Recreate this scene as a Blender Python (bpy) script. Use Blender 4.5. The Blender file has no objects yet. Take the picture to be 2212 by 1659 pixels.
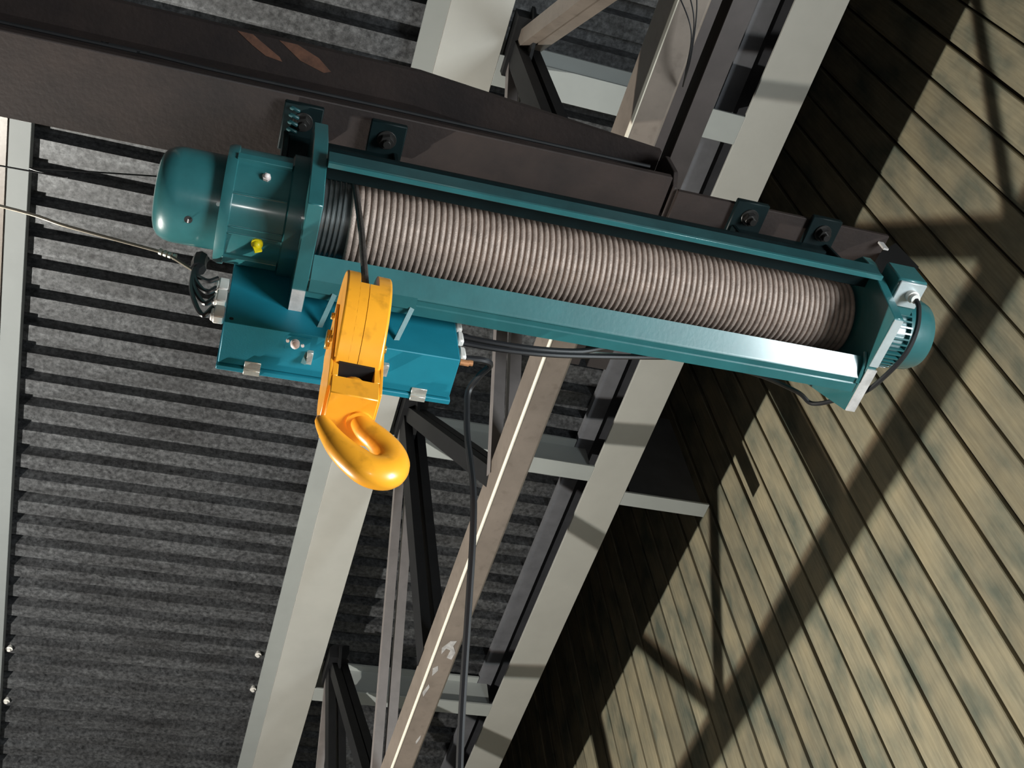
import bpy, math, random
from mathutils import Vector, Matrix
random.seed(7)
S = bpy.context.scene
COL = S.collection
ZC = 1.6          # eye height of the camera; every coordinate below is measured from the camera, z is lifted by ZC

# ------------------------------------------------------------------ camera
FPX, WPX, HPX = 2381.124, 2212.0, 1659.0
R = [[0.9515605686016011, -0.2843845895620919, -0.11686697353058309],
     [0.16595107239827428, 0.795033633689132, -0.5834224566066322],
     [0.25882953048765545, 0.535767604958209, 0.8037165841419999]]
cam = bpy.data.cameras.new('camera')
cam.sensor_fit = 'HORIZONTAL'; cam.sensor_width = 36.0
cam.lens = FPX / WPX * 36.0
cam.clip_start = 0.05; cam.clip_end = 200
camo = bpy.data.objects.new('camera', cam)
m = Matrix(((R[0][0], -R[1][0], -R[2][0]), (R[0][1], -R[1][1], -R[2][1]), (R[0][2], -R[1][2], -R[2][2])))
camo.matrix_world = Matrix.Translation((0, 0, ZC)) @ m.to_4x4()
COL.objects.link(camo); S.camera = camo

# ------------------------------------------------------------------ world, lamps, exposure
W = bpy.data.worlds.new('world'); S.world = W; W.use_nodes = True
W.node_tree.nodes['Background'].inputs[0].default_value = (0.5, 0.6, 0.75, 1)
W.node_tree.nodes['Background'].inputs[1].default_value = 0.3
def point(name, loc, power, col, rad):
    l = bpy.data.lights.new(name, 'POINT'); l.energy = power; l.color = col; l.shadow_soft_size = rad
    o = bpy.data.objects.new(name, l); o.location = (loc[0], loc[1], loc[2] + ZC); COL.objects.link(o)
point('flood_lamp_cool', (-2.58, 4.36, 1.60), 900, (0.92, 1.0, 0.94), 0.04)
point('flood_lamp_warm', (-2.57, 4.34, 1.68), 480, (1.0, 0.80, 0.68), 0.04)
def spot(name, loc, target, power, col, rad, cone, blend):
    l = bpy.data.lights.new(name, 'SPOT'); l.energy = power; l.color = col; l.shadow_soft_size = rad
    l.spot_size = math.radians(cone); l.spot_blend = blend
    o = bpy.data.objects.new(name, l); o.location = (loc[0], loc[1], loc[2] + ZC)
    d = Vector((target[0] - loc[0], target[1] - loc[1], target[2] - loc[2]))
    o.rotation_euler = d.to_track_quat('-Z', 'Y').to_euler(); COL.objects.link(o)
point('camera_fill', (-0.03, -0.03, 0.03), 12, (1.0, 0.97, 0.93), 0.03)  # weak fill added at the camera for the hook front and glints
def area(name, loc, target, sx, sy, power, col):
    l = bpy.data.lights.new(name, 'AREA'); l.shape = 'RECTANGLE'; l.size = sx; l.size_y = sy; l.energy = power; l.color = col
    o = bpy.data.objects.new(name, l); o.location = (loc[0], loc[1], loc[2] + ZC)
    d = Vector((target[0] - loc[0], target[1] - loc[1], target[2] - loc[2]))
    o.rotation_euler = d.to_track_quat('-Z', 'Y').to_euler(); COL.objects.link(o)
area('doorway_area_light', (3.74, -1.0, -0.55), (0, -1.0, -0.55), 2.2, 2.0, 520, (0.88, 0.97, 1.0))  # unseen source placed from the hoist highlights, set in the added doorway
S.view_settings.view_transform = 'Standard'; S.view_settings.look = 'None'
S.view_settings.exposure = 0.0; S.view_settings.gamma = 1.0
S.view_settings.use_curve_mapping = False

# ------------------------------------------------------------------ materials
def mat(name, col, rough=0.5, metal=0.0, var=0.0, vscale=6.0, bump=0.0, bscale=60.0, coat=0.0, col2=None, dirt=0.0, stretch=(1, 1, 1), spec=0.5, emit=None, objrand=0.0):
    M = bpy.data.materials.new(name); M.use_nodes = True
    nt = M.node_tree; b = nt.nodes['Principled BSDF']
    b.inputs['Base Color'].default_value = (*col, 1); b.inputs['Roughness'].default_value = rough
    b.inputs['Metallic'].default_value = metal; b.inputs['Coat Weight'].default_value = coat
    b.inputs['Coat Roughness'].default_value = 0.12; b.inputs['Specular IOR Level'].default_value = spec
    geo = nt.nodes.new('ShaderNodeNewGeometry')
    mp = nt.nodes.new('ShaderNodeMapping'); mp.inputs['Scale'].default_value = stretch
    nt.links.new(geo.outputs['Position'], mp.inputs['Vector'])
    colour = None
    if var or col2:
        n = nt.nodes.new('ShaderNodeTexNoise'); n.inputs['Scale'].default_value = vscale
        n.inputs['Detail'].default_value = 7; n.inputs['Roughness'].default_value = 0.65
        nt.links.new(mp.outputs[0], n.inputs['Vector'])
        r = nt.nodes.new('ShaderNodeValToRGB'); r.color_ramp.elements[0].position = 0.32; r.color_ramp.elements[1].position = 0.68
        c2 = col2 or tuple(c * (1 - var) for c in col)
        c1 = tuple(min(1, c * (1 + var)) for c in col) if not col2 else col
        r.color_ramp.elements[0].color = (*c2, 1); r.color_ramp.elements[1].color = (*c1, 1)
        nt.links.new(n.outputs['Fac'], r.inputs['Fac']); colour = r.outputs['Color']
    if dirt:
        n = nt.nodes.new('ShaderNodeTexNoise'); n.inputs['Scale'].default_value = 28; n.inputs['Detail'].default_value = 8
        r = nt.nodes.new('ShaderNodeValToRGB'); r.color_ramp.elements[0].position = 0.56; r.color_ramp.elements[1].position = 0.72
        mx = nt.nodes.new('ShaderNodeMix'); mx.data_type = 'RGBA'
        nt.links.new(mp.outputs[0], n.inputs['Vector']); nt.links.new(n.outputs['Fac'], r.inputs['Fac'])
        mm = nt.nodes.new('ShaderNodeMath'); mm.operation = 'MULTIPLY'; mm.inputs[1].default_value = dirt
        nt.links.new(r.outputs['Color'], mm.inputs[0]); nt.links.new(mm.outputs[0], mx.inputs[0])
        if colour: nt.links.new(colour, mx.inputs[6])
        else: mx.inputs[6].default_value = (*col, 1)
        mx.inputs[7].default_value = (col[0] * 0.25 + 0.01, col[1] * 0.22 + 0.008, col[2] * 0.2 + 0.006, 1)
        colour = mx.outputs[2]
    if objrand:
        oi = nt.nodes.new('ShaderNodeObjectInfo'); hs = nt.nodes.new('ShaderNodeHueSaturation')
        mr = nt.nodes.new('ShaderNodeMapRange'); mr.inputs[3].default_value = 1 - objrand; mr.inputs[4].default_value = 1 + objrand
        nt.links.new(oi.outputs['Random'], mr.inputs[0]); nt.links.new(mr.outputs[0], hs.inputs['Value'])
        ms = nt.nodes.new('ShaderNodeMapRange'); ms.inputs[3].default_value = 1.25; ms.inputs[4].default_value = 0.7
        nt.links.new(oi.outputs['Random'], ms.inputs[0]); nt.links.new(ms.outputs[0], hs.inputs['Saturation'])
        if colour: nt.links.new(colour, hs.inputs['Color'])
        else: hs.inputs['Color'].default_value = (*col, 1)
        colour = hs.outputs[0]
    if colour: nt.links.new(colour, b.inputs['Base Color'])
    if bump:
        n = nt.nodes.new('ShaderNodeTexNoise'); n.inputs['Scale'].default_value = bscale; n.inputs['Detail'].default_value = 5
        nt.links.new(mp.outputs[0], n.inputs['Vector'])
        bp = nt.nodes.new('ShaderNodeBump'); bp.inputs['Strength'].default_value = bump; bp.inputs['Distance'].default_value = 0.004
        nt.links.new(n.outputs['Fac'], bp.inputs['Height']); nt.links.new(bp.outputs[0], b.inputs['Normal'])
    if emit:
        b.inputs['Emission Color'].default_value = (*emit[:3], 1); b.inputs['Emission Strength'].default_value = emit[3]
    return M

TEAL = mat('teal_gloss_paint', (0.022, 0.122, 0.130), 0.35, var=0.12, vscale=9, bump=0.05, bscale=90, coat=0.6)
TEALMID = mat('half_shaded_teal_paint', (0.012, 0.060, 0.066), 0.45, var=0.2, vscale=12)  # front rail: same teal, its weaker light painted into the colour
TEALDARK = mat('shaded_dark_teal_paint', (0.0024, 0.0085, 0.0095), 0.5, var=0.25, vscale=14, spec=0.2)  # feet and inner shell: the hoist's own shade put into the colour
TEALBOX = mat('teal_box_paint', (0.010, 0.185, 0.255), 0.5, var=0.06, vscale=12, bump=0.05, bscale=220, spec=0.3)
ORANGE = mat('orange_paint', (0.98, 0.395, 0.024), 0.33, var=0.06, vscale=10, coat=0.2, dirt=0.35)
ROPE = mat('steel_rope', (0.34, 0.262, 0.222), 0.5, metal=0.15, var=0.22, vscale=35, bump=0.35, bscale=260)
ROPEDARK = mat('greased_rope', (0.055, 0.045, 0.04), 0.45, var=0.2, vscale=60, bump=0.4, bscale=300)
DRUM = mat('drum_steel', (0.13, 0.14, 0.14), 0.35, metal=0.6, var=0.2, vscale=30)
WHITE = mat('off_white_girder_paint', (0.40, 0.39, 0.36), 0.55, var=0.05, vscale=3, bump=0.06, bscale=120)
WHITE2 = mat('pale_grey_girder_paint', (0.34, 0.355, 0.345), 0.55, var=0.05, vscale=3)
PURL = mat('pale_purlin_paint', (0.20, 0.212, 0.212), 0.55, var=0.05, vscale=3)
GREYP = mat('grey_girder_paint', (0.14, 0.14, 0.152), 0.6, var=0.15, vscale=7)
BEAM = mat('brown_primer', (0.036, 0.0255, 0.0225), 0.6, col2=(0.020, 0.0155, 0.0150), vscale=4, bump=0.25, bscale=70, spec=0.2)
RUST = mat('orange_rust', (0.085, 0.034, 0.018), 0.8, var=0.35, vscale=30)
CHORD = mat('taupe_steel_paint', (0.185, 0.150, 0.125), 0.36, var=0.16, vscale=5, bump=0.06, bscale=60, dirt=0.25)
BROWN = mat('dark_brown_paint', (0.060, 0.047, 0.044), 0.5, var=0.2, vscale=6)
GREYD = mat('shaded_grey_paint', (0.035, 0.035, 0.04), 0.6, var=0.2, vscale=6)  # shade above the wall girder's bottom flange, put into the web colour
DIAG = mat('taupe_angle_paint', (0.17, 0.150, 0.145), 0.45, var=0.14, vscale=8)
BLACKS = mat('black_steel', (0.010, 0.010, 0.011), 0.6, var=0.2, vscale=10, spec=0.25)
RUBBER = mat('black_rubber', (0.014, 0.014, 0.016), 0.4)
ZINC = mat('zinc_plate', (0.62, 0.60, 0.54), 0.35, metal=0.55, var=0.12, vscale=60)
FLAKE = mat('flaked_primer', (0.34, 0.32, 0.31), 0.7, var=0.3, vscale=40)
PALE = mat('edge_highlight', (0.62, 0.56, 0.46), 0.5)
DARKBOLT = mat('dark_bolt_steel', (0.05, 0.047, 0.045), 0.35, metal=0.7)
PLASTIC = mat('white_plastic', (0.74, 0.71, 0.67), 0.4)
YELLOW = mat('yellow_plastic', (0.85, 0.70, 0.01), 0.4)
PINKW = mat('pale_plug_plastic', (0.80, 0.70, 0.68), 0.4)
BRASS = mat('brass', (0.62, 0.42, 0.12), 0.3, metal=0.8)
COPPER = mat('copper_orange', (0.55, 0.26, 0.12), 0.4, metal=0.4)
ALU = mat('pale_metal', (0.56, 0.62, 0.63), 0.38, metal=0.35, var=0.1, vscale=20)
STEELEDGE = mat('pale_steel_edge', (0.60, 0.57, 0.55), 0.45, metal=0.2, var=0.18, vscale=35)
HOLE = mat('dark_hole', (0.004, 0.004, 0.005), 0.7)
WIRE = mat('galvanised_wire', (0.30, 0.26, 0.21), 0.35, metal=0.6)
CONC = mat('concrete', (0.07, 0.068, 0.066), 0.8, var=0.2, vscale=1.5, bump=0.2, bscale=25)
PLASTER = mat('dull_plaster', (0.07, 0.068, 0.066), 0.9, var=0.1, vscale=1)
BACKW = mat('dark_backing', (0.035, 0.024, 0.018), 0.9)

# galvanised deck: spangled zinc with dirty streaks along the ribs
def deck_mat():
    M = mat('galvanised_deck', (0.24, 0.245, 0.255), 0.5, metal=0.25)
    nt = M.node_tree; b = nt.nodes['Principled BSDF']
    geo = nt.nodes.new('ShaderNodeNewGeometry')
    v = nt.nodes.new('ShaderNodeTexVoronoi'); v.inputs['Scale'].default_value = 55
    n = nt.nodes.new('ShaderNodeTexNoise'); n.inputs['Scale'].default_value = 34; n.inputs['Detail'].default_value = 8; n.inputs['Roughness'].default_value = 0.75
    mp = nt.nodes.new('ShaderNodeMapping'); mp.inputs['Scale'].default_value = (0.9, 5, 5)
    n2 = nt.nodes.new('ShaderNodeTexNoise'); n2.inputs['Scale'].default_value = 2.2; n2.inputs['Detail'].default_value = 6
    for x in (v, n): nt.links.new(geo.outputs['Position'], x.inputs['Vector'])
    nt.links.new(geo.outputs['Position'], mp.inputs[0]); nt.links.new(mp.outputs[0], n2.inputs['Vector'])
    r1 = nt.nodes.new('ShaderNodeValToRGB')
    r1.color_ramp.elements[0].position = 0.36; r1.color_ramp.elements[0].color = (0.030, 0.031, 0.034, 1)
    r1.color_ramp.elements[1].position = 0.66; r1.color_ramp.elements[1].color = (0.165, 0.168, 0.176, 1)
    nt.links.new(n.outputs['Fac'], r1.inputs['Fac'])
    r2 = nt.nodes.new('ShaderNodeValToRGB')
    r2.color_ramp.elements[0].position = 0.30; r2.color_ramp.elements[0].color = (0.55, 0.54, 0.54, 1)
    r2.color_ramp.elements[1].position = 0.68; r2.color_ramp.elements[1].color = (1.15, 1.15, 1.15, 1)
    nt.links.new(n2.outputs['Fac'], r2.inputs['Fac'])
    mx = nt.nodes.new('ShaderNodeMix'); mx.data_type = 'RGBA'; mx.blend_type = 'MULTIPLY'; mx.inputs[0].default_value = 1
    nt.links.new(r1.outputs[0], mx.inputs[6]); nt.links.new(r2.outputs[0], mx.inputs[7])
    mv = nt.nodes.new('ShaderNodeMix'); mv.data_type = 'RGBA'; mv.blend_type = 'MULTIPLY'; mv.inputs[0].default_value = 0.3
    sep = nt.nodes.new('ShaderNodeSeparateColor'); nt.links.new(v.outputs['Color'], sep.inputs[0])
    nt.links.new(mx.outputs[2], mv.inputs[6]); nt.links.new(sep.outputs[0], mv.inputs[7])
    nt.links.new(mv.outputs[2], b.inputs['Base Color'])
    return M
DECK = deck_mat()

def wood_mat():
    M = mat('weathered_plank_wood', (0.4, 0.35, 0.24), 0.75)
    nt = M.node_tree; b = nt.nodes['Principled BSDF']
    geo = nt.nodes.new('ShaderNodeNewGeometry'); oi = nt.nodes.new('ShaderNodeObjectInfo')
    off = nt.nodes.new('ShaderNodeVectorMath'); off.operation = 'ADD'
    sc = nt.nodes.new('ShaderNodeMath'); sc.operation = 'MULTIPLY'; sc.inputs[1].default_value = 37.0
    nt.links.new(oi.outputs['Random'], sc.inputs[0])
    cb = nt.nodes.new('ShaderNodeCombineXYZ'); nt.links.new(sc.outputs[0], cb.inputs[2]); nt.links.new(sc.outputs[0], cb.inputs[0])
    nt.links.new(geo.outputs['Position'], off.inputs[0]); nt.links.new(cb.outputs[0], off.inputs[1])
    mp = nt.nodes.new('ShaderNodeMapping'); mp.inputs['Scale'].default_value = (1, 26, 1.1); nt.links.new(off.outputs[0], mp.inputs[0])
    g = nt.nodes.new('ShaderNodeTexNoise'); g.inputs['Scale'].default_value = 2.6; g.inputs['Detail'].default_value = 8; g.inputs['Roughness'].default_value = 0.6
    nt.links.new(mp.outputs[0], g.inputs['Vector'])
    mp2 = nt.nodes.new('ShaderNodeMapping'); mp2.inputs['Scale'].default_value = (1, 3.2, 1.6); nt.links.new(off.outputs[0], mp2.inputs[0])
    s = nt.nodes.new('ShaderNodeTexNoise'); s.inputs['Scale'].default_value = 1.7; s.inputs['Detail'].default_value = 5
    nt.links.new(mp2.outputs[0], s.inputs['Vector'])
    r = nt.nodes.new('ShaderNodeValToRGB')
    e = r.color_ramp.elements
    e[0].position = 0.30; e[0].color = (0.20, 0.215, 0.165, 1)
    e[1].position = 0.70; e[1].color = (0.52, 0.44, 0.285, 1)
    k = e.new(0.5); k.color = (0.40, 0.355, 0.245, 1)
    nt.links.new(s.outputs['Fac'], r.inputs['Fac'])
    rg = nt.nodes.new('ShaderNodeValToRGB')
    rg.color_ramp.elements[0].position = 0.3; rg.color_ramp.elements[0].color = (0.78, 0.77, 0.76, 1)
    rg.color_ramp.elements[1].position = 0.65; rg.color_ramp.elements[1].color = (1.06, 1.06, 1.06, 1)
    nt.links.new(g.outputs['Fac'], rg.inputs['Fac'])
    mx = nt.nodes.new('ShaderNodeMix'); mx.data_type = 'RGBA'; mx.blend_type = 'MULTIPLY'; mx.inputs[0].default_value = 1
    nt.links.new(r.outputs[0], mx.inputs[6]); nt.links.new(rg.outputs[0], mx.inputs[7])
    hs = nt.nodes.new('ShaderNodeHueSaturation')
    mr = nt.nodes.new('ShaderNodeMapRange'); mr.inputs[3].default_value = 0.80; mr.inputs[4].default_value = 1.16
    nt.links.new(oi.outputs['Random'], mr.inputs[0]); nt.links.new(mr.outputs[0], hs.inputs['Value'])
    nt.links.new(mx.outputs[2], hs.inputs['Color']); nt.links.new(hs.outputs[0], b.inputs['Base Color'])
    bp = nt.nodes.new('ShaderNodeBump'); bp.inputs['Strength'].default_value = 0.25; bp.inputs['Distance'].default_value = 0.004
    nt.links.new(g.outputs['Fac'], bp.inputs['Height']); nt.links.new(bp.outputs[0], b.inputs['Normal'])
    return M
WOOD = wood_mat()

# ------------------------------------------------------------------ mesh helpers
class MB:
    def __init__(s): s.v = []; s.f = []
    def add(s, vs, fs):
        o = len(s.v); s.v += [tuple(p) for p in vs]; s.f += [tuple(i + o for i in f) for f in fs]; return s
    def box(s, x0, x1, y0, y1, z0, z1):
        return s.add([(x0, y0, z0), (x1, y0, z0), (x1, y1, z0), (x0, y1, z0), (x0, y0, z1), (x1, y0, z1), (x1, y1, z1), (x0, y1, z1)],
                     [(3, 2, 1, 0), (4, 5, 6, 7), (0, 1, 5, 4), (1, 2, 6, 5), (2, 3, 7, 6), (3, 0, 4, 7)])
    def prism_x(s, poly, x0, x1):       # poly in (y,z)
        n = len(poly); vs = [(x0, a, b) for a, b in poly] + [(x1, a, b) for a, b in poly]
        return s.add(vs, [tuple(range(n))[::-1], tuple(range(n, 2 * n))] + [(i, (i + 1) % n, (i + 1) % n + n, i + n) for i in range(n)])
    def prism_y(s, poly, y0, y1):       # poly in (x,z)
        n = len(poly); vs = [(a, y0, b) for a, b in poly] + [(a, y1, b) for a, b in poly]
        return s.add(vs, [tuple(range(n)), tuple(range(n, 2 * n))[::-1]] + [(i + n, (i + 1) % n + n, (i + 1) % n, i) for i in range(n)])
    def prism_z(s, poly, z0, z1):       # poly in (x,y)
        n = len(poly); vs = [(a, b, z0) for a, b in poly] + [(a, b, z1) for a, b in poly]
        return s.add(vs, [tuple(range(n))[::-1], tuple(range(n, 2 * n))] + [(i, (i + 1) % n, (i + 1) % n + n, i + n) for i in range(n)])
    def bar(s, a, b, w, h, up=(1, 0, 0)):   # rectangular bar from a to b, w along 'up' hint, h across
        a, b = Vector(a), Vector(b); d = (b - a).normalized(); u = Vector(up); u = (u - d * u.dot(d)).normalized(); v = d.cross(u)
        vs = []
        for p in (a, b):
            for su, sv in ((-1, -1), (1, -1), (1, 1), (-1, 1)): vs.append(p + u * su * w / 2 + v * sv * h / 2)
        return s.add(vs, [(3, 2, 1, 0), (4, 5, 6, 7), (0, 1, 5, 4), (1, 2, 6, 5), (2, 3, 7, 6), (3, 0, 4, 7)])
    def lathe_x(s, prof, yc, zc, n=48, a0=0.0, a1=2 * math.pi, caps=True):   # prof list of (x,r)
        full = abs(a1 - a0 - 2 * math.pi) < 1e-6; m = n if full else n + 1
        vs = []; fs = []
        for x, r in prof:
            for k in range(m):
                a = a0 + (a1 - a0) * k / n; vs.append((x, yc + r * math.cos(a), zc + r * math.sin(a)))
        for i in range(len(prof) - 1):
            for k in range(n):
                k2 = (k + 1) % m; fs.append((i * m + k, i * m + k2, (i + 1) * m + k2, (i + 1) * m + k))
        if caps and full:
            fs.append(tuple(range(m))[::-1]); fs.append(tuple((len(prof) - 1) * m + k for k in range(m)))
        return s.add(vs, fs)
    def cyl(s, a, b, r, n=16, r2=None):
        a, b = Vector(a), Vector(b); d = (b - a).normalized(); u = d.orthogonal().normalized(); v = d.cross(u); r2 = r if r2 is None else r2
        vs = [a + (u * math.cos(2 * math.pi * k / n) + v * math.sin(2 * math.pi * k / n)) * r for k in range(n)]
        vs += [b + (u * math.cos(2 * math.pi * k / n) + v * math.sin(2 * math.pi * k / n)) * r2 for k in range(n)]
        return s.add(vs, [tuple(range(n))[::-1], tuple(range(n, 2 * n))] + [(k, (k + 1) % n, (k + 1) % n + n, k + n) for k in range(n)])
    def tube(s, pts, r, n=8):
        pts = [Vector(p) for p in pts]; rings = []; u = None
        for i, p in enumerate(pts):
            d = (pts[min(i + 1, len(pts) - 1)] - pts[max(i - 1, 0)]).normalized()
            u = d.orthogonal().normalized() if u is None else (u - d * u.dot(d)).normalized()
            v = d.cross(u); rr = r[i] if isinstance(r, (list, tuple)) else r
            rings.append([p + (u * math.cos(2 * math.pi * k / n) + v * math.sin(2 * math.pi * k / n)) * rr for k in range(n)])
        vs = [q for g in rings for q in g]; m = len(rings)
        fs = [(i * n + k, i * n + (k + 1) % n, (i + 1) * n + (k + 1) % n, (i + 1) * n + k) for i in range(m - 1) for k in range(n)]
        fs += [tuple(range(n))[::-1], tuple((m - 1) * n + k for k in range(n))]
        return s.add(vs, fs)
    def sphere(s, c, r, nu=12, nv=8, sc=(1, 1, 1)):
        vs = []; fs = []
        for j in range(nv + 1):
            t = math.pi * j / nv
            for i in range(nu):
                p = 2 * math.pi * i / nu
                vs.append((c[0] + r * sc[0] * math.sin(t) * math.cos(p), c[1] + r * sc[1] * math.sin(t) * math.sin(p), c[2] + r * sc[2] * math.cos(t)))
        for j in range(nv):
            for i in range(nu): fs.append((j * nu + i, (j + 1) * nu + i, (j + 1) * nu + (i + 1) % nu, j * nu + (i + 1) % nu))
        return s.add(vs, fs)

def spline(pts, n=10):
    P = [Vector(p) for p in pts]; P = [P[0] * 2 - P[1]] + P + [P[-1] * 2 - P[-2]]; out = []
    for i in range(1, len(P) - 2):
        for k in range(n):
            t = k / n; a, b, c, d = P[i - 1], P[i], P[i + 1], P[i + 2]
            out.append(0.5 * ((2 * b) + (c - a) * t + (2 * a - 5 * b + 4 * c - d) * t * t + (3 * b - a - 3 * c + d) * t ** 3))
    out.append(P[-2]); return out

import bmesh
ORIG = {}
K = 1.0      # the hoist group is drafted at 1.6 times its size and set down at its true, nearer distance
def tag(o, label=None, cat=None, group=None, kind=None):
    if label: o['label'] = label
    if cat: o['category'] = cat
    if group: o['group'] = group
    if kind: o['kind'] = kind
    return o
def thing(name, origin, label=None, cat=None, rotz=0.0, roty=0.0, group=None, kind=None):
    e = bpy.data.objects.new(name, None); COL.objects.link(e); e.empty_display_size = 0.1
    origin = Vector(origin) * K
    e.location = (origin[0], origin[1], origin[2] + ZC); e.rotation_euler = (0, roty, rotz)
    ORIG[e.name] = origin; return tag(e, label, cat, group, kind)
def obj(name, mb, M, parent=None, origin=None, bevel=0.0, smooth=30, seg=1):
    if K != 1.0: mb.v = [(p[0] * K, p[1] * K, p[2] * K) for p in mb.v]
    if parent is not None: org = ORIG[parent.name]
    elif origin is not None: org = Vector(origin) * K
    else:
        xs = [p[0] for p in mb.v]; ys = [p[1] for p in mb.v]; zs = [p[2] for p in mb.v]
        org = Vector(((min(xs) + max(xs)) / 2, (min(ys) + max(ys)) / 2, min(zs)))
    me = bpy.data.meshes.new(name)
    me.from_pydata([(p[0] - org[0], p[1] - org[1], p[2] - org[2]) for p in mb.v], [], mb.f)
    bm = bmesh.new(); bm.from_mesh(me); bmesh.ops.recalc_face_normals(bm, faces=bm.faces); bm.to_mesh(me); bm.free()
    me.materials.append(M)
    if smooth:
        for p in me.polygons: p.use_smooth = True
        me.set_sharp_from_angle(angle=math.radians(smooth))
    o = bpy.data.objects.new(name, me); COL.objects.link(o)
    if parent is not None: o.parent = parent
    else: o.location = (org[0], org[1], org[2] + ZC)
    ORIG[o.name] = org
    if bevel:
        b = o.modifiers.new('bevel', 'BEVEL'); b.width = bevel * K; b.segments = seg; b.limit_method = 'ANGLE'; b.angle_limit = math.radians(40)
    return o

# ------------------------------------------------------------------ the hall
XW = 3.77; XD = 2.78; ZR = 8.3; HD = 5.6; HG = 5.3; P = 0.1943
X0, X1, Y0, Y1 = -8.0, XW + 0.06, -6.0, 12.5
tag(obj('floor', MB().box(X0 - 0.2, X1 + 0.2, Y0 - 0.2, Y1 + 0.2, -1.75, -1.6), CONC), 'grey concrete floor of the hall below the hoist', None, kind='structure')
tag(obj('wall_left', MB().box(X0 - 0.2, X0, Y0 - 0.2, Y1 + 0.2, -1.6, ZR), PLASTER), 'plain wall far to the left of the hall', kind='structure')
tag(obj('wall_back', MB().box(X0, X1, Y1, Y1 + 0.2, -1.6, ZR), PLASTER), 'plain end wall beyond the girders', kind='structure')
tag(obj('wall_front', MB().box(X0, X1, Y0 - 0.2, Y0, -1.6, ZR), PLASTER), 'plain end wall behind the viewpoint', kind='structure')

# wall of upright planks on the right
wr = thing('wall_right', (XW, 4, -1.6), 'upright weathered plank wall crossed by truss shadows', kind='structure')
obj('backing', MB().box(XW + 0.035, XW + 0.2, Y0 - 0.2, -2.25, -1.6, ZR).box(XW + 0.035, XW + 0.2, 0.25, Y1 + 0.2, -1.6, ZR).box(XW + 0.035, XW + 0.2, -2.25, 0.25, 0.52, ZR), BACKW, wr)
dr = thing('door_1', (XW, -1.0, -1.6), 'unseen doorway added low in the plank wall to hold the area light', kind='structure')  # unseen, built around the area light that brightens the hoist
obj('door_frame', MB().box(XW - 0.02, XW + 0.2, -2.31, -2.21, -1.6, 0.52).box(XW - 0.02, XW + 0.2, 0.19, 0.29, -1.6, 0.52).box(XW - 0.02, XW + 0.2, -2.31, 0.29, 0.46, 0.56), BACKW, dr)
PP = 0.2167
def plank_mesh():
    # horizontal section (x depth, y across), face at x=0 towards the hall, with a rebated lip along one edge
    sec = [(0.034, 0.0), (0.005, 0.0), (0.0, 0.005), (0.0, 0.178), (0.004, 0.182), (0.011, 0.183), (0.010, 0.197), (0.014, 0.2005), (0.034, 0.2005)]
    mb = MB(); mb.prism_z(sec, 0.0, ZR + 1.59); me = bpy.data.meshes.new('plank')
    me.from_pydata(mb.v, [], mb.f)
    bm = bmesh.new(); bm.from_mesh(me); bmesh.ops.recalc_face_normals(bm, faces=bm.faces); bm.to_mesh(me); bm.free()
    me.materials.append(WOOD); return me
PM = plank_mesh()
for k in range(-12, 42):
    o = bpy.data.objects.new('plank', PM); COL.objects.link(o); o.parent = wr
    y = 2.01 + k * PP
    o.location = (random.uniform(-0.004, 0.003), y + 0.008 - 4, 2.12 if -2.4 < y < 0.18 else 0.0)
    if -2.4 < y < 0.18: o.scale = (1, 1, (ZR - 0.53) / (ZR + 1.59))
    o.rotation_euler = (random.uniform(-0.0006, 0.0006), 0, random.uniform(-0.008, 0.008))

# ribbed steel roof deck
ceil = thing('ceiling', (0, 3, HD), 'galvanised ribbed steel roof deck seen from below', kind='structure')
def deck_sheet(nr):
    prof = []
    for i in range(nr):
        y = i * P
        prof += [(y, 0.0), (y + 0.108, 0.0), (y + 0.117, 0.08), (y + 0.186, 0.08)]
    prof.append((nr * P, 0.0)); prof.append((nr * P + 0.02, 0.0))
    n = len(prof); vs = []; fs = []
    for x in (X0, XD): vs += [(x, a, b) for a, b in prof]
    fs = [(i, i + 1, n + i + 1, n + i) for i in range(n - 1)]
    me = bpy.data.meshes.new('deck_sheet'); me.from_pydata(vs, [], fs); me.materials.append(DECK); return me
DM = deck_sheet(4)
k0 = -12
for k in range(k0, 13):
    o = bpy.data.objects.new('deck_sheet', DM); COL.objects.link(o); o.parent = ceil
    o.location = (0, 2.737 + k * 4 * P - 3, -0.0012 if k % 2 else 0.0)
obj('roof_slab', MB().box(X0 - 0.2, XD, Y0 - 0.2, Y1 + 0.2, HD + 0.10, HD + 0.25), BACKW, ceil)
obj('high_roof', MB().box(X0 - 0.2, X1 + 0.2, Y0 - 0.2, Y1 + 0.2, ZR, ZR + 0.15), BACKW, ceil)

# roof girders running away from the viewer
GY0, GY1 = -5.8, 12.4
g = thing('roof_girder', (0.93, 3, HG), 'wide off-white roof girder passing behind the yellow hook', 'girder')
obj('bottom_flange', MB().box(0.779, 1.076, GY0, GY1, HG, HG + 0.018), WHITE, g, bevel=0.002)
obj('web', MB().box(0.905, 0.925, GY0, GY1, HG + 0.018, HD - 0.022), WHITE, g)
obj('top_flange', MB().box(0.705, 1.10, GY0, GY1, HD - 0.022, HD - 0.002), WHITE2, g)
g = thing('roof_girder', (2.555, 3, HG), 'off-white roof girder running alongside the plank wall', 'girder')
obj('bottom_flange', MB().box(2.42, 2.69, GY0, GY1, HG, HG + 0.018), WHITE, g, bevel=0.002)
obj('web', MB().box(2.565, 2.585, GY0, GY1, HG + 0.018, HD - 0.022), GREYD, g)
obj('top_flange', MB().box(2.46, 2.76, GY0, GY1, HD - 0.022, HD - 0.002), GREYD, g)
obj('ledger_angle', MB().box(2.345, 2.455, GY0, GY1, HD - 0.05, HD - 0.002), GREYP, g)
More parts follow.
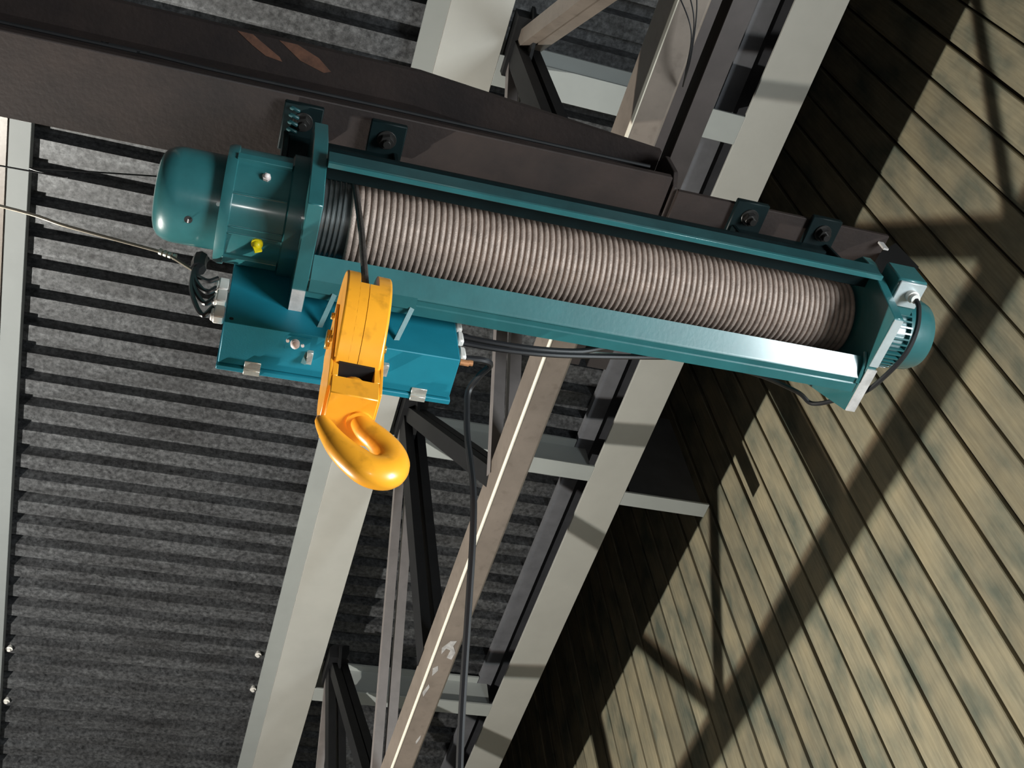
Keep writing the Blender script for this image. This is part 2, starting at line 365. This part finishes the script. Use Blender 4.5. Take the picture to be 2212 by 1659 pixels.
tag(obj('roof_purlin', MB().box(-1.19, -1.085, GY0, GY1, HD - 0.08, HD - 0.002), PURL, bevel=0.002), 'narrow pale grey roof purlin at the left edge of view', 'purlin')
tag(obj('roof_purlin', MB().box(-1.50, -1.205, GY0, GY1, HD - 0.05, HD - 0.002), CHORD), 'brownish roof purlin touching the pale purlin at far left', 'purlin')

def cross_beam(y0, y1, label, x0=1.076, x1=2.42, z=HG):
    c = thing('cross_beam', ((x0 + x1) / 2, (y0 + y1) / 2, z), label, 'beam', group=None)
    ym = (y0 + y1) / 2
    obj('bottom_flange', MB().box(x0, x1, y0, y1, z, z + 0.014), WHITE2, c, bevel=0.0015)
    obj('web', MB().box(x0, x1, ym - 0.006, ym + 0.006, z + 0.014, HD - 0.05), WHITE2, c)
    obj('top_flange', MB().box(x0, x1 - 0.08, y0, y1, HD - 0.05, HD - 0.036), WHITE2, c)
    return c
cross_beam(1.63, 1.79, 'pale cross beam above the brown monorail, between two girders')
cross_beam(4.05, 4.175, 'pale cross beam just below the hoist, between two girders')
cross_beam(6.44, 6.575, 'pale cross beam low in view, farthest of the cross beams')
st = thing('cross_beam', (3.2, 4.28, HG), 'short dim beam stub joining girder to plank wall', 'beam')
obj('bottom_flange', MB().box(2.691, 3.30, 4.22, 4.33, HG + 0.0, HG + 0.014), WHITE2, st)
obj('web', MB().box(2.76, 3.28, 4.27, 4.28, HG + 0.014, HG + 1.0), GREYD, st)  # made overtall so its shadow joins the dark upper wall

# roof truss hanging below the middle girder
tr = thing('roof_truss', (1.2, 3.9, 3.32), 'taupe steel truss with square tube bottom chord under the roof', 'truss')
bc_ = obj('bottom_chord', MB().box(1.15, 1.26, -4.5, 11.5, 3.32, 3.49), CHORD, tr, bevel=0.010, seg=3, smooth=60)
obj('bright_edge', MB().prism_y([(1.1485, 3.329), (1.1485, 3.325), (1.155, 3.3185), (1.159, 3.3185), (1.156, 3.324)], -4.5, 11.5), PALE, bc_)  # strip paints the highlight that runs along the chord's bevel
for poly in ([(1.177, 3.68), (1.205, 3.63), (1.232, 3.625), (1.225, 3.66), (1.245, 3.70), (1.24, 3.75), (1.215, 3.74), (1.22, 3.69), (1.198, 3.68), (1.185, 3.72)], [(1.17, 3.82), (1.19, 3.80), (1.198, 3.83), (1.18, 3.87)], [(1.165, 3.99), (1.18, 3.93), (1.188, 3.95), (1.175, 4.02)], [(1.22, 4.35), (1.232, 4.30), (1.236, 4.32), (1.226, 4.37)]):
    obj('paint_flake', MB().prism_z(poly, 3.3192, 3.3202), FLAKE, bc_)
tops = [1.59 - 2.31, 1.59, 3.906, 6.20, 8.50]
for i, y in enumerate(tops):
    dark = BLACKS if i >= 1 else DIAG
    obj('gusset', MB().prism_x([(y - 0.22, HG - 0.02), (y - 0.16, HG - 0.22), (y + 0.05, HG - 0.26), (y + 0.16, HG - 0.12), (y + 0.16, HG + 0.02), (y - 0.22, HG + 0.02)], 1.165, 1.18), BLACKS, tr)
    obj('node_block', MB().box(1.10, 1.24, y - 0.18, y + 0.12, HG - 0.06, HG + 0.06), BLACKS, tr)
    for s in (-1, 1):
        obj('post_angle', MB().bar((1.175 + s * 0.035, y, HG), (1.205 + s * 0.035, y + 0.02, 3.47), 0.048, 0.12), BLACKS, tr)  # posts: their unlit look put into a black colour
        obj('diagonal_angle', MB().bar((1.175 + s * 0.034, y + 0.05, HG - 0.02), (1.205 + s * 0.034, y + 1.17, 3.45), 0.050, 0.05), DIAG, tr)
        obj('diagonal_angle', MB().bar((1.185 + s * 0.030, y - 0.05, HG - 0.02), (1.205 + s * 0.030, y - 1.13, 3.45), 0.052, 0.085), CHORD if i == 1 else BLACKS, tr)  # unlit diagonals coloured black, the lamplit one taupe

# pair of support channels above the monorail end
for (a, b, lab) in ((1.275, 1.360, 'dark brown support channel next to the truss chord'), (1.395, 1.475, 'dark brown support channel farther from the truss chord')):
    c = thing('support_channel', ((a + b) / 2, 0, 3.50), lab, 'channel')
    obj('bottom_flange', MB().box(a, b, -4.5, 2.19, 3.50, 3.508), BROWN, c)
    obj('web', MB().box(a, a + 0.01, -4.5, 2.19, 3.508, 3.62), BEAM, c)
    obj('top_flange', MB().box(a, b, -4.5, 2.19, 3.62, 3.628), BEAM, c)

# ------------------------------------------------------------------ monorail beam
YAW = -0.014
K = 1.0
mo = thing('monorail_beam', (0, 1.25, 2.9), 'long dark brown steel beam carrying the hoist', 'beam', rotz=YAW)
obj('bottom_flange', MB().box(-7.6, 1.19, 1.135, 1.37, 2.90, 2.925), BEAM, mo, bevel=0.003)
obj('web', MB().prism_y([(-7.6, 2.925), (1.20, 2.925), (1.20, 3.09), (0.45, 3.30), (-7.6, 3.32)], 1.242, 1.262), BEAM, mo)
obj('top_flange', MB().prism_y([(-7.6, 3.32), (0.45, 3.30), (1.20, 3.09), (1.20, 3.115), (0.45, 3.325), (-7.6, 3.345)], 1.135, 1.37), BEAM, mo)
obj('end_plate', MB().prism_x([(1.165, 2.90), (1.36, 2.90), (1.36, 3.09), (1.165, 3.09), (1.13, 3.05), (1.13, 2.94)], 1.20, 1.215), BEAM, mo, bevel=0.002)
obj('mounting_rail', MB().box(1.215, 1.93, 1.165, 1.37, 2.885, 2.90), BEAM, mo, bevel=0.002)
zs = 3.3005
obj('rust_streak', MB().prism_z([(-0.100, 1.137), (-0.055, 1.137), (-0.034, 1.150), (0.031, 1.187), (0.040, 1.199), (-0.010, 1.192), (-0.052, 1.169)], zs - 0.001, zs + 0.012), RUST, mo)
obj('rust_streak', MB().prism_z([(0.022, 1.137), (0.076, 1.137), (0.144, 1.163), (0.186, 1.196), (0.166, 1.204), (0.092, 1.183), (0.037, 1.146)], zs - 0.001, zs + 0.012), RUST, mo)
obj('beam_cable', MB().tube(spline([(-7.5, 1.128, 2.932), (-1.0, 1.128, 2.935), (-0.4, 1.126, 2.940), (-0.1, 1.127, 2.928), (0.3, 1.128, 2.934), (1.12, 1.128, 2.93)], 8), 0.005, 6), BLACKS, mo)
sb = thing('end_bracket', (1.93, 1.2, 2.74), 'small dark bracket plate beyond the right end of the hoist', 'bracket', rotz=YAW)
obj('plate', MB().prism_y([(1.83, 2.745), (1.955, 2.705), (2.045, 2.84), (2.03, 2.99), (1.93, 2.89)], 1.197, 1.212), BLACKS, sb)
obj('foot', MB().prism_z([(1.83, 1.214), (1.955, 1.214), (1.955, 1.285), (1.83, 1.285)], 2.705, 2.72), DIAG, sb)
obj('tab', MB().box(1.90, 1.918, 1.16, 1.166, 2.84, 2.883), STEELEDGE, sb)

# ------------------------------------------------------------------ wire rope hoist
YC, ZCN = 1.30, 2.52
ho = thing('rope_hoist', (0.9, YC, 2.30), 'long teal electric wire rope hoist bolted under the brown beam', 'hoist')
# yaw about the same pivot as the monorail
ho.rotation_euler = (0, 0, YAW); ho.location = (0.9 * K, (YC + 0.9 * YAW) * K, 2.30 * K + ZC)
plate = [(1.145, 2.30), (1.452, 2.30), (1.53, 2.54), (1.51, 2.70), (1.43, 2.80), (1.20, 2.80), (1.125, 2.72), (1.108, 2.58), (1.117, 2.46)]
plate_r = [(1.145, 2.30), (1.452, 2.30), (1.53, 2.54), (1.50, 2.63), (1.17, 2.63), (1.112, 2.57), (1.108, 2.53), (1.117, 2.46)]
pl = obj('end_plate', MB().prism_x(plate_r, 1.672, 1.70), TEAL, ho, bevel=0.002)
pl2 = obj('end_plate', MB().prism_x(plate, 0.140, 0.176), TEAL, ho, bevel=0.002)
obj('bright_edge', MB().box(1.674, 1.699, 1.15, 1.30, 2.2965, 2.2995), ALU, pl)  # pale strip along the plate's lower edge
obj('bright_edge', MB().box(1.674, 1.702, 1.31, 1.45, 2.2955, 2.2995), STEELEDGE, pl)
obj('bright_edge', MB().box(0.142, 0.174, 1.375, 1.45, 2.2955, 2.2995), STEELEDGE, pl2)
# drum with its rope
ZD = ZCN + 0.026
obj('drum', MB().lathe_x([(0.176, 0.096), (1.672, 0.096)], YC, ZD, 64), DRUM, ho)
gv = MB()
for k in range(5): gv.lathe_x([(0.184 + k * 0.0125, 0.095), (0.186 + k * 0.0125, 0.100), (0.190 + k * 0.0125, 0.100), (0.192 + k * 0.0125, 0.095)], YC, ZD, 64, caps=False)
obj('drum_groove', gv, DRUM, ho)
rp = []; NT = 88; XA = 0.252; pitch = (1.664 - XA) / NT
for i in range(NT * 40 + 1):
    a = 2 * math.pi * i / 40; rp.append((XA + pitch * i / 40, YC + 0.1035 * math.cos(a), ZD + 0.1035 * math.sin(a)))
obj('rope_winding', MB().tube(rp, pitch * 0.505, 8), ROPE, ho, smooth=80)
# frame rails
fr = obj('front_rail', MB().box(0.176, 1.672, 1.097, 1.110, 2.441, 2.497), TEALMID, ho, bevel=0.0015)
obj('rail_lip', MB().box(0.176, 1.672, 1.0965, 1.1105, 2.431, 2.441), TEAL, fr, bevel=0.001)
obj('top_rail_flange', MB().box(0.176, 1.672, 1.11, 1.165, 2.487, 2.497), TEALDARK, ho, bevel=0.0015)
chan = [(1.296, 2.337), (1.340, 2.3045), (1.343, 2.302), (1.346, 2.301), (1.350, 2.306), (1.363, 2.306), (1.366, 2.303), (1.392, 2.303), (1.392, 2.42), (1.382, 2.42), (1.382, 2.314), (1.348, 2.314), (1.344, 2.315), (1.308, 2.341)]
obj('bottom_channel', MB().prism_x(chan, 0.176, 1.672), TEAL, ho, smooth=25)
obj('cover_plate', MB().prism_x([(1.2925, 2.3355), (1.340, 2.2995), (1.372, 2.2965), (1.374, 2.3005), (1.341, 2.3035), (1.295, 2.339)], 0.18, 0.44), TEAL, ho, smooth=25)
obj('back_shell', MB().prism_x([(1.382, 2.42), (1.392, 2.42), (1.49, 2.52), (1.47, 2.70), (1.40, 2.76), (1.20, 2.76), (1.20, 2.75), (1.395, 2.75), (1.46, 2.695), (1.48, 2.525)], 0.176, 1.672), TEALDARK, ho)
obj('weld_bead', MB().tube([(1.668, 1.36 + 0.0, 2.302), (1.667, 1.33, 2.304), (1.668, 1.30, 2.315), (1.667, 1.28, 2.335)], 0.005, 6), TEAL, ho)
# gearbox, brake cover
gb = obj('gearbox', MB().lathe_x([(-0.052, 0.118), (-0.052, 0.143), (-0.040, 0.147), (-0.028, 0.147), (-0.026, 0.142), (0.100, 0.142), (0.104, 0.152), (0.140, 0.152)], YC, ZCN, 64), TEAL, ho, smooth=40)
def on_cyl(x, r, deg, yc=YC, zc=ZCN):
    # angle measured from the direction towards the viewer, positive upward
    b = math.radians(deg); d = (-0.459 * math.cos(b) - 0.888 * math.sin(b), -0.888 * math.cos(b) + 0.459 * math.sin(b))
    return Vector((x, yc + r * d[0], zc + r * d[1])), Vector((0, d[0], d[1]))
def rib(deg, x0, x1, r, w, h):
    mb = MB(); p, d = on_cyl(x0, r, deg); q, _ = on_cyl(x1, r, deg); return mb.bar(p, q, h, w, up=d)
for deg, w, h in ((12, 0.005, 0.010), (-20, 0.004, 0.008), (-27, 0.004, 0.008), (52, 0.022, 0.020), (-62, 0.03, 0.016)):
    obj('casting_rib', rib(deg, -0.03, 0.10, 0.1415, w, h), TEAL, gb, bevel=0.0015, seg=2)
bc = obj('brake_cover', MB().lathe_x([(-0.205, 0.0), (-0.205, 0.075), (-0.200, 0.092), (-0.190, 0.105), (-0.175, 0.113), (-0.162, 0.1158), (-0.156, 0.1164), (-0.150, 0.1167), (-0.10, 0.117), (-0.052, 0.117)], YC, ZCN, 64, caps=False), TEAL, ho, smooth=60)
p, d = on_cyl(0.043, 0.142, 33); pp = MB(); pp.cyl(p, p + d * 0.008, 0.0105, 6); pp.sphere(p + d * 0.008, 0.008)
obj('filler_plug', pp, PINKW, gb)
p, d = on_cyl(0.046, 0.142, -33); yp = MB(); yp.cyl(p, p + d * 0.006, 0.014, 16); yp.bar(p + d * 0.004 + Vector((0.0, 0.004, -0.006)), p + d * 0.006 + Vector((0.006, 0.010, -0.016)), 0.018, 0.006); yp.sphere(p + d * 0.006, 0.011)
obj('oil_level_plug', yp, YELLOW, gb)
p, d = on_cyl(-0.118, 0.116, -27); hp = MB().cyl(p - d * 0.004, p + d * 0.0012, 0.0095, 20); h = obj('slot_hole', hp, HOLE, bc)
obj('slot_pin', MB().bar(p + d * 0.0015 - Vector((0, 0.004, -0.006)), p + d * 0.002 + Vector((0, 0.004, -0.006)), 0.003, 0.002), PINKW, bc)
for dg in (-2,):
    p, d = on_cyl(-0.056, 0.117, dg); obj('cover_screw', MB().cyl(p, p + d * 0.006, 0.005, 8), ALU, bc)
# mounting feet with bolts
for cx, xs in ((0.232, (0.117, 0.346)), (1.578, (1.453, 1.70))):
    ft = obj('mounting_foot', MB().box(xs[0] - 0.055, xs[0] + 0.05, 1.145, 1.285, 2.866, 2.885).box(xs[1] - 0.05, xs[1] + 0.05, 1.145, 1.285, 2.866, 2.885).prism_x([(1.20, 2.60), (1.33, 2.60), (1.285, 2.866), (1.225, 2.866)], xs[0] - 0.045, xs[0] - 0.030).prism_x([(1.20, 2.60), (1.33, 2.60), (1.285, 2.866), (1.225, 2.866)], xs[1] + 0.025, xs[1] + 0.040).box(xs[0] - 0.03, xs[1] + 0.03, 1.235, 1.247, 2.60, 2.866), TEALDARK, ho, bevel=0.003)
    for x in xs:
        bm_ = MB().cyl((x, 1.192, 2.866), (x, 1.192, 2.861), 0.027, 20).cyl((x, 1.192, 2.861), (x, 1.192, 2.842), 0.0205, 6).cyl((x, 1.192, 2.842), (x, 1.192, 2.828), 0.011, 12)
        obj('bolt', bm_, DARKBOLT, ft, bevel=0.001)
    # ribbed weld stack beside the first bolt
    ws = MB()
    for k in range(4): ws.bar((xs[0] - 0.040, 1.155 + k * 0.016, 2.858 - k * 0.010), (xs[0] - 0.012, 1.160 + k * 0.016, 2.853 - k * 0.010), 0.010, 0.010, up=(0, 0, 1))
    if cx < 1: obj('weld_bead', ws, TEALMID, ft, bevel=0.003)
# drive motor with cooling fins
mt = obj('drive_motor', MB().lathe_x([(1.70, 0.095), (1.712, 0.112), (1.735, 0.112), (1.737, 0.094), (1.835, 0.094), (1.837, 0.108), (1.90, 0.104), (1.922, 0.095), (1.934, 0.075), (1.936, 0.0)], YC, ZCN + 0.005, 56, caps=False), TEAL, ho, smooth=35)
for k in range(40):
    a = 2 * math.pi * k / 40; d = Vector((0, math.cos(a), math.sin(a))); c = Vector((0, YC, ZCN + 0.005))
    obj('cooling_fin', MB().bar(c + d * 0.100 + Vector((1.735, 0, 0)), c + d * 0.100 + Vector((1.840, 0, 0)), 0.018, 0.005, up=d), TEAL, mt)
tb = obj('terminal_box', MB().box(1.712, 1.80, 1.085, 1.195, 2.420, 2.51), TEAL, ho, bevel=0.004)
obj('terminal_lid', MB().box(1.716, 1.796, 1.09, 1.165, 2.412, 2.4195), ALU, tb, bevel=0.002)
obj('cable_gland', MB().cyl((1.762, 1.125, 2.411), (1.762, 1.123, 2.396), 0.017, 16).cyl((1.762, 1.123, 2.396), (1.762, 1.121, 2.383), 0.013, 14), PLASTIC, tb)
tag(obj('motor_cable', MB().tube(spline([(1.762, 1.098, 2.385), (1.765, 1.11, 2.36), (1.762, 1.15, 2.32), (1.745, 1.21, 2.285), (1.724, 1.29, 2.285), (1.712, 1.37, 2.315), (1.712, 1.47, 2.41), (1.692, 1.535, 2.475), (1.64, 1.515, 2.49), (1.50, 1.475, 2.475), (1.35, 1.445, 2.445), (1.25, 1.42, 2.42)], 10), 0.0068, 8), RUBBER, origin=(1.762, 1.1, 2.28)), 'black cable looping from the white gland under the finned motor', 'cable')

# ------------------------------------------------------------------ hook block
BX, BY, BZ, BR = 0.272, 1.28, 1.949, 0.16
hb = thing('hook_block', (BX, BY, BZ), 'orange hook block with open hook hanging from the hoist rope', 'hook block', roty=0.045)
def arc(r, a0, a1, n): return [(BY + r * math.cos(math.radians(a0 + (a1 - a0) * k / n)), BZ + r * math.sin(math.radians(a0 + (a1 - a0) * k / n))) for k in range(n + 1)]
prof_out = arc(BR, -68, 248, 44)                       # flat cut at the bottom
def cut_top(pts, zc): return [(y, min(z, zc)) for y, z in pts]
for s in (-1, 1):
    xa, xb = BX + s * 0.0006, BX + s * 0.019
    xc = BX + s * 0.047
    inner = arc(BR, 179, 248, 16) + arc(BR, -68, 10, 16) + [(BY + 0.05, BZ - 0.03), (BY - 0.08, BZ - 0.03)]
    mb = MB().prism_x(prof_out, min(xb, xc), max(xb, xc))
    ch = obj('cover_half', mb, ORANGE, hb, smooth=28)
    bv = ch.modifiers.new('bevel', 'BEVEL'); bv.width = 0.005; bv.segments = 3; bv.limit_method = 'WEIGHT'
    at = ch.data.attributes.new('bevel_weight_edge', 'FLOAT', 'EDGE')
    for e in ch.data.edges:
        a, b = (ch.data.vertices[q].co.x + BX for q in e.vertices)
        if abs(a - xc) < 1e-4 and abs(b - xc) < 1e-4: at.data[e.index].value = 1.0
    obj('cover_lip', MB().prism_x(inner, min(xa, xb), max(xa, xb)), ORANGE, ch, smooth=28)
    sp = MB().prism_x([(BY - 0.055, BZ - 0.225), (BY + 0.055, BZ - 0.225), (BY + 0.07, BZ + 0.05), (BY - 0.07, BZ + 0.05)], *sorted((BX + s * 0.047, BX + s * 0.053)))
    obj('side_plate', sp, ORANGE, hb, bevel=0.001)
    ax = MB().cyl((BX + s * 0.053, BY - 0.01, BZ), (BX + s * 0.062, BY - 0.01, BZ), 0.022, 6).cyl((BX + s * 0.053, BY - 0.045, BZ - 0.05), (BX + s * 0.060, BY - 0.045, BZ - 0.05), 0.009, 6).cyl((BX + s * 0.053, BY - 0.05, BZ + 0.03), (BX + s * 0.060, BY - 0.05, BZ + 0.03), 0.008, 6)
    obj('axle_bolt', ax, BRASS, hb, bevel=0.001)
sh = MB().lathe_x([(BX - 0.016, 0.03), (BX - 0.016, 0.125), (BX - 0.006, 0.112), (BX + 0.006, 0.112), (BX + 0.016, 0.125), (BX + 0.016, 0.03)], BY, BZ, 40)
obj('sheave', sh, BLACKS, hb)
yz0, yz1 = 1.700, 1.757
yk = obj('crosshead', MB().box(BX - 0.047, BX + 0.047, BY - 0.058, BY + 0.058, yz0, yz1), ORANGE, hb, bevel=0.002)
for s in (-1, 1):
    obj('frame_cheek', MB().box(*sorted((BX + s * 0.0355, BX + s * 0.047)), BY - 0.058, BY + 0.05, yz1, 1.812), ORANGE, hb, bevel=0.001)
obj('hook_nut', MB().cyl((BX, BY - 0.022, yz1), (BX, BY - 0.022, yz1 + 0.008), 0.030, 20).sphere((BX, BY - 0.022, yz1 + 0.006), 0.030, 20, 10, (1, 1, 1.0)), ORANGE, hb, smooth=50)
obj('shade_lining', MB().box(BX - 0.0355, BX + 0.0355, BY - 0.062, BY + 0.05, 1.7955, 1.802).box(BX - 0.0355, BX + 0.0355, BY + 0.03, BY + 0.05, yz1, 1.80), HOLE, hb)  # black lining puts the window's inner shade into colour
# the hook: ellipse swept along a planar centre line
cl = [(0.004, 1.735), (0.006, 1.705), (0.018, 1.682), (0.040, 1.660), (0.058, 1.634), (0.064, 1.604), (0.052, 1.578), (0.026, 1.572), (-0.002, 1.590), (-0.026, 1.614), (-0.044, 1.641), (-0.057, 1.666), (-0.064, 1.681)]
ru = [0.020, 0.021, 0.024, 0.027, 0.030, 0.034, 0.037, 0.035, 0.031, 0.026, 0.021, 0.017, 0.013]
rv = [0.020, 0.021, 0.023, 0.025, 0.027, 0.029, 0.030, 0.029, 0.027, 0.024, 0.020, 0.016, 0.012]
HX = 0.018
C3 = spline([(a * 1.10, 1.735 - (1.735 - b) * 1.06, 0) for a, b in cl], 6); U3 = spline([(a, b, 0) for a, b in zip(ru, rv)], 6)
hk = MB(); n = 20; vs = []; fs = []
PHI = math.radians(4); e1 = Vector((math.cos(PHI), math.sin(PHI), 0)); e3 = Vector((-math.sin(PHI), math.cos(PHI), 0))
for i, c in enumerate(C3):
    t = (C3[min(i + 1, len(C3) - 1)] - C3[max(i - 1, 0)]).normalized(); nn = Vector((-t.y, t.x))
    for k in range(n):
        a = 2 * math.pi * k / n; q = c.xy + nn * U3[i].x * math.cos(a)
        vs.append(Vector((BX + HX, BY, 0)) + e1 * q.x + Vector((0, 0, q.y)) + e3 * U3[i].y * math.sin(a))
for i in range(len(C3) - 1):
    for k in range(n): fs.append((i * n + k, i * n + (k + 1) % n, (i + 1) * n + (k + 1) % n, (i + 1) * n + k))
m_ = len(C3)
tipc = sum((vs[(m_ - 1) * n + k] for k in range(n)), Vector()) / n + Vector((-0.009, 0, 0.011)); vs.append(tipc)
for k in range(n): fs.append(((m_ - 1) * n + k, (m_ - 1) * n + (k + 1) % n, len(vs) - 1))
fs.append(tuple(range(n)))
hk.add(vs, fs)
obj('hook', hk, ORANGE, hb, smooth=80)
obj('hook_collar', MB().cyl((BX + 0.022, BY, 1.700), (BX + 0.022, BY, 1.694), 0.026, 20), ORANGE, hb)

# rope falls between drum and block
tag(obj('hoist_rope', MB().tube([(0.256, 1.188, 2.56), (0.258, 1.184, 2.50), (0.266, 1.166, 2.26), (0.273, 1.160, 1.96)], 0.0078, 10), ROPEDARK, origin=(0.268, 1.16, 1.96)), 'dark greased rope running from the drum down into the hook block', 'rope')
tag(obj('hoist_rope', MB().tube([(0.275, 1.40, 2.30), (0.274, 1.398, 1.97)], 0.0078, 10), ROPEDARK, origin=(0.274, 1.398, 1.97)), 'second dark rope behind the orange hook block, rising to the hoist', 'rope')

# ------------------------------------------------------------------ control box under the hoist
cb = thing('control_box', (0.283, 1.485, 2.20), 'teal sheet metal control box hung behind the hoist, with hinged lid', 'control box', rotz=YAW)
obj('body', MB().box(0.003, 0.565, 1.428, 1.545, 2.20, 2.52), TEALBOX, cb, bevel=0.002)
obj('lid', MB().box(0.0, 0.569, 1.548, 1.562, 2.195, 2.525), TEALBOX, cb, bevel=0.002)
for x in (0.083, 0.487):
    hg = obj('hinge', MB().box(x - 0.019, x + 0.019, 1.528, 1.5455, 2.196, 2.1998).box(x - 0.019, x + 0.019, 1.549, 1.563, 2.191, 2.1948), ZINC, cb, bevel=0.0008)
    obj('hinge_pin', MB().cyl((x - 0.019, 1.547, 2.194), (x + 0.019, 1.547, 2.194), 0.003, 8), ZINC, hg)
lt = obj('latch_knob', MB().cyl((0.170, 1.454, 2.199), (0.170, 1.454, 2.188), 0.011, 16).sphere((0.170, 1.454, 2.188), 0.010).cyl((0.152, 1.450, 2.199), (0.152, 1.450, 2.193), 0.004, 8).cyl((0.188, 1.457, 2.199), (0.188, 1.457, 2.193), 0.004, 8), PINKW, cb)
obj('latch_plate', MB().box(0.150, 0.205, 1.436, 1.474, 2.197, 2.1995), TEALBOX, cb)
for xa, xb in ((0.245, 0.196), (0.435, 0.378)):
    s_ = obj('hanger_strap', MB().bar((xa, 1.365, 2.297), (xb, 1.500, 2.183), 0.012, 0.004, up=(1, 0.3, 0)), TEAL, cb)
    obj('strap_clip', MB().box(xb + 0.006, xb + 0.020, 1.468, 1.502, 2.186, 2.199), ZINC, cb, bevel=0.001)
for k, (z, x) in enumerate(((2.37, 0), (2.315, 0), (2.245, 0))):
    cp = obj('cable_plug', MB().box(-0.024, 0.001, 1.430, 1.452, z - 0.026, z + 0.026).box(-0.030, -0.022, 1.432, 1.450, z - 0.022, z + 0.012), PLASTIC, cb, bevel=0.003)
    cq = obj('cable_plug', MB().box(0.567, 0.584, 1.430, 1.450, z - 0.022, z + 0.022), PLASTIC, cb, bevel=0.004)
obj('brass_gland', MB().cyl((0.567, 1.44, 2.21), (0.590, 1.44, 2.21), 0.008, 10).cyl((0.588, 1.44, 2.213), (0.600, 1.44, 2.213), 0.0075, 10), COPPER, cb)
obj('screw', MB().cyl((0.018, 1.4285, 2.215), (0.018, 1.4265, 2.215), 0.005, 10), HOLE, cb)

def cable(name, pts, r, M, label, cat='cable', n=8, group=None, org=None):
    return tag(obj(name, MB().tube(spline(pts, n), r, 8), M, origin=org), label, cat, group)
# loops at the left end of the box
labs = ['uppermost', 'second', 'third', 'lowest and longest']
for k in range(4):
    z1_ = 2.40 - k * 0.045
    cable('control_cable', [(-0.028, 1.442, z1_), (-0.050, 1.448, z1_ - 0.012 - k * 0.006), (-0.075 - k * 0.003, 1.455, z1_ + 0.01 + k * 0.022), (-0.083 - k * 0.002, 1.462, 2.44 + k * 0.004), (-0.086 + k * 0.004, 1.47, 2.50), (-0.076 + k * 0.004, 1.475, 2.54)], 0.006, RUBBER, 'black control cable at the white plugs, %s of the four loops' % labs[k], group='control cable loops')
cable('cable_wrap', [(-0.080, 1.468, 2.47), (-0.082, 1.470, 2.50), (-0.080, 1.473, 2.535)], 0.019, RUBBER, 'black tape wrap gathering the cable loops beside the gearbox', 'cable wrap')
# guide wire from the left
cable('guide_wire', [(-2.6, 1.52, 2.90), (-1.2, 1.51, 2.72), (-0.584, 1.50, 2.648), (-0.411, 1.50, 2.610), (-0.178, 1.50, 2.572), (-0.155, 1.50, 2.560), (-0.081, 1.49, 2.485)], 0.0042, WIRE, 'galvanised guide wire sagging in from the left to the cable loops', 'wire')
cl_ = MB()
for k in range(4): cl_.cyl((-0.185 + k * 0.012, 1.50, 2.574 - k * 0.004), (-0.178 + k * 0.012, 1.50, 2.572 - k * 0.004), 0.0085, 10)
tag(obj('wire_clamp', cl_, ZINC), 'small zinc clamp on the guide wire left of the gearbox', 'clamp')
cable('thin_wire', [(-3.0, 1.62, 3.0), (-0.677, 1.60, 3.052), (-0.591, 1.60, 3.08), (-0.184, 1.60, 3.213), (0.4, 1.6, 3.4)], 0.0025, RUBBER, 'thin black wire crossing the pale purlin above the guide wire', 'wire')
# cables to the right
cable('supply_cable', [(0.586, 1.44, 2.335), (0.66, 1.435, 2.325), (0.78, 1.43, 2.325), (0.90, 1.425, 2.345), (1.00, 1.41, 2.375), (1.20, 1.40, 2.41)], 0.0075, RUBBER, 'thick black cable from box tucked up along the hoist channel')
cable('supply_cable', [(0.586, 1.44, 2.305), (0.68, 1.437, 2.302), (0.80, 1.432, 2.310), (0.92, 1.428, 2.333), (1.10, 1.42, 2.372), (1.24, 1.41, 2.40)], 0.0075, RUBBER, 'black cable sagging lowest below the hoist channel')
cable('steel_cable', [(0.80, 1.445, 2.325), (0.895, 1.44, 2.362), (1.00, 1.44, 2.385), (1.10, 1.44, 2.40), (1.20, 1.43, 2.405), (1.28, 1.41, 2.40)], 0.0028, ALU, 'thin bright wire under the cables below the hoist channel', 'wire')
cable('pendant_cable', [(0.586, 1.442, 2.24), (0.635, 1.442, 2.245), (0.655, 1.46, 2.255), (0.640, 1.50, 2.262), (0.622, 1.545, 2.25), (0.620, 1.572, 2.19), (0.620, 1.591, 2.11), (0.620, 1.596, 1.942), (0.620, 1.635, 1.826), (0.620, 1.715, 1.689), (0.620, 1.819, 1.519), (0.620, 1.887, 1.384), (0.62, 1.95, 1.2), (0.62, 1.98, 0.6)], 0.0085, RUBBER, 'long black pendant cable dropping from the box past the truss')
K = 1.0
for (x, y, lab) in ((0.652, 6.458, 'small white clip on the deck beside the wide girder, upper one'), (0.676, 6.849, 'small white clip on the deck beside the wide girder, lower one'), (-1.052, 6.658, 'small white clip beside the left purlin, upper one'), (-1.05, 7.233, 'small white clip beside the left purlin, lower one')):
    tag(obj('deck_clip', MB().cyl((x, y, HD - 0.001), (x, y, HD - 0.03), 0.014, 10, 0.024).cyl((x, y, HD - 0.03), (x, y, HD - 0.045), 0.012, 10), PLASTIC), lab, 'clip', 'white deck clips')
# loose thin wires tied round the truss chord at the top of view
for k in range(3):
    cable('tie_wire', [(1.16 - k * 0.02, 0.62 + k * 0.03, 3.30), (1.20, 0.72 + k * 0.03, 3.26 - k * 0.01), (1.235, 0.86 + k * 0.02, 3.25), (1.265, 0.97, 3.30)], 0.0022, RUBBER, 'thin tie wire looped at the truss chord, %s of three' % ('left', 'middle', 'right')[k], 'wire', group='tie wires on the chord')
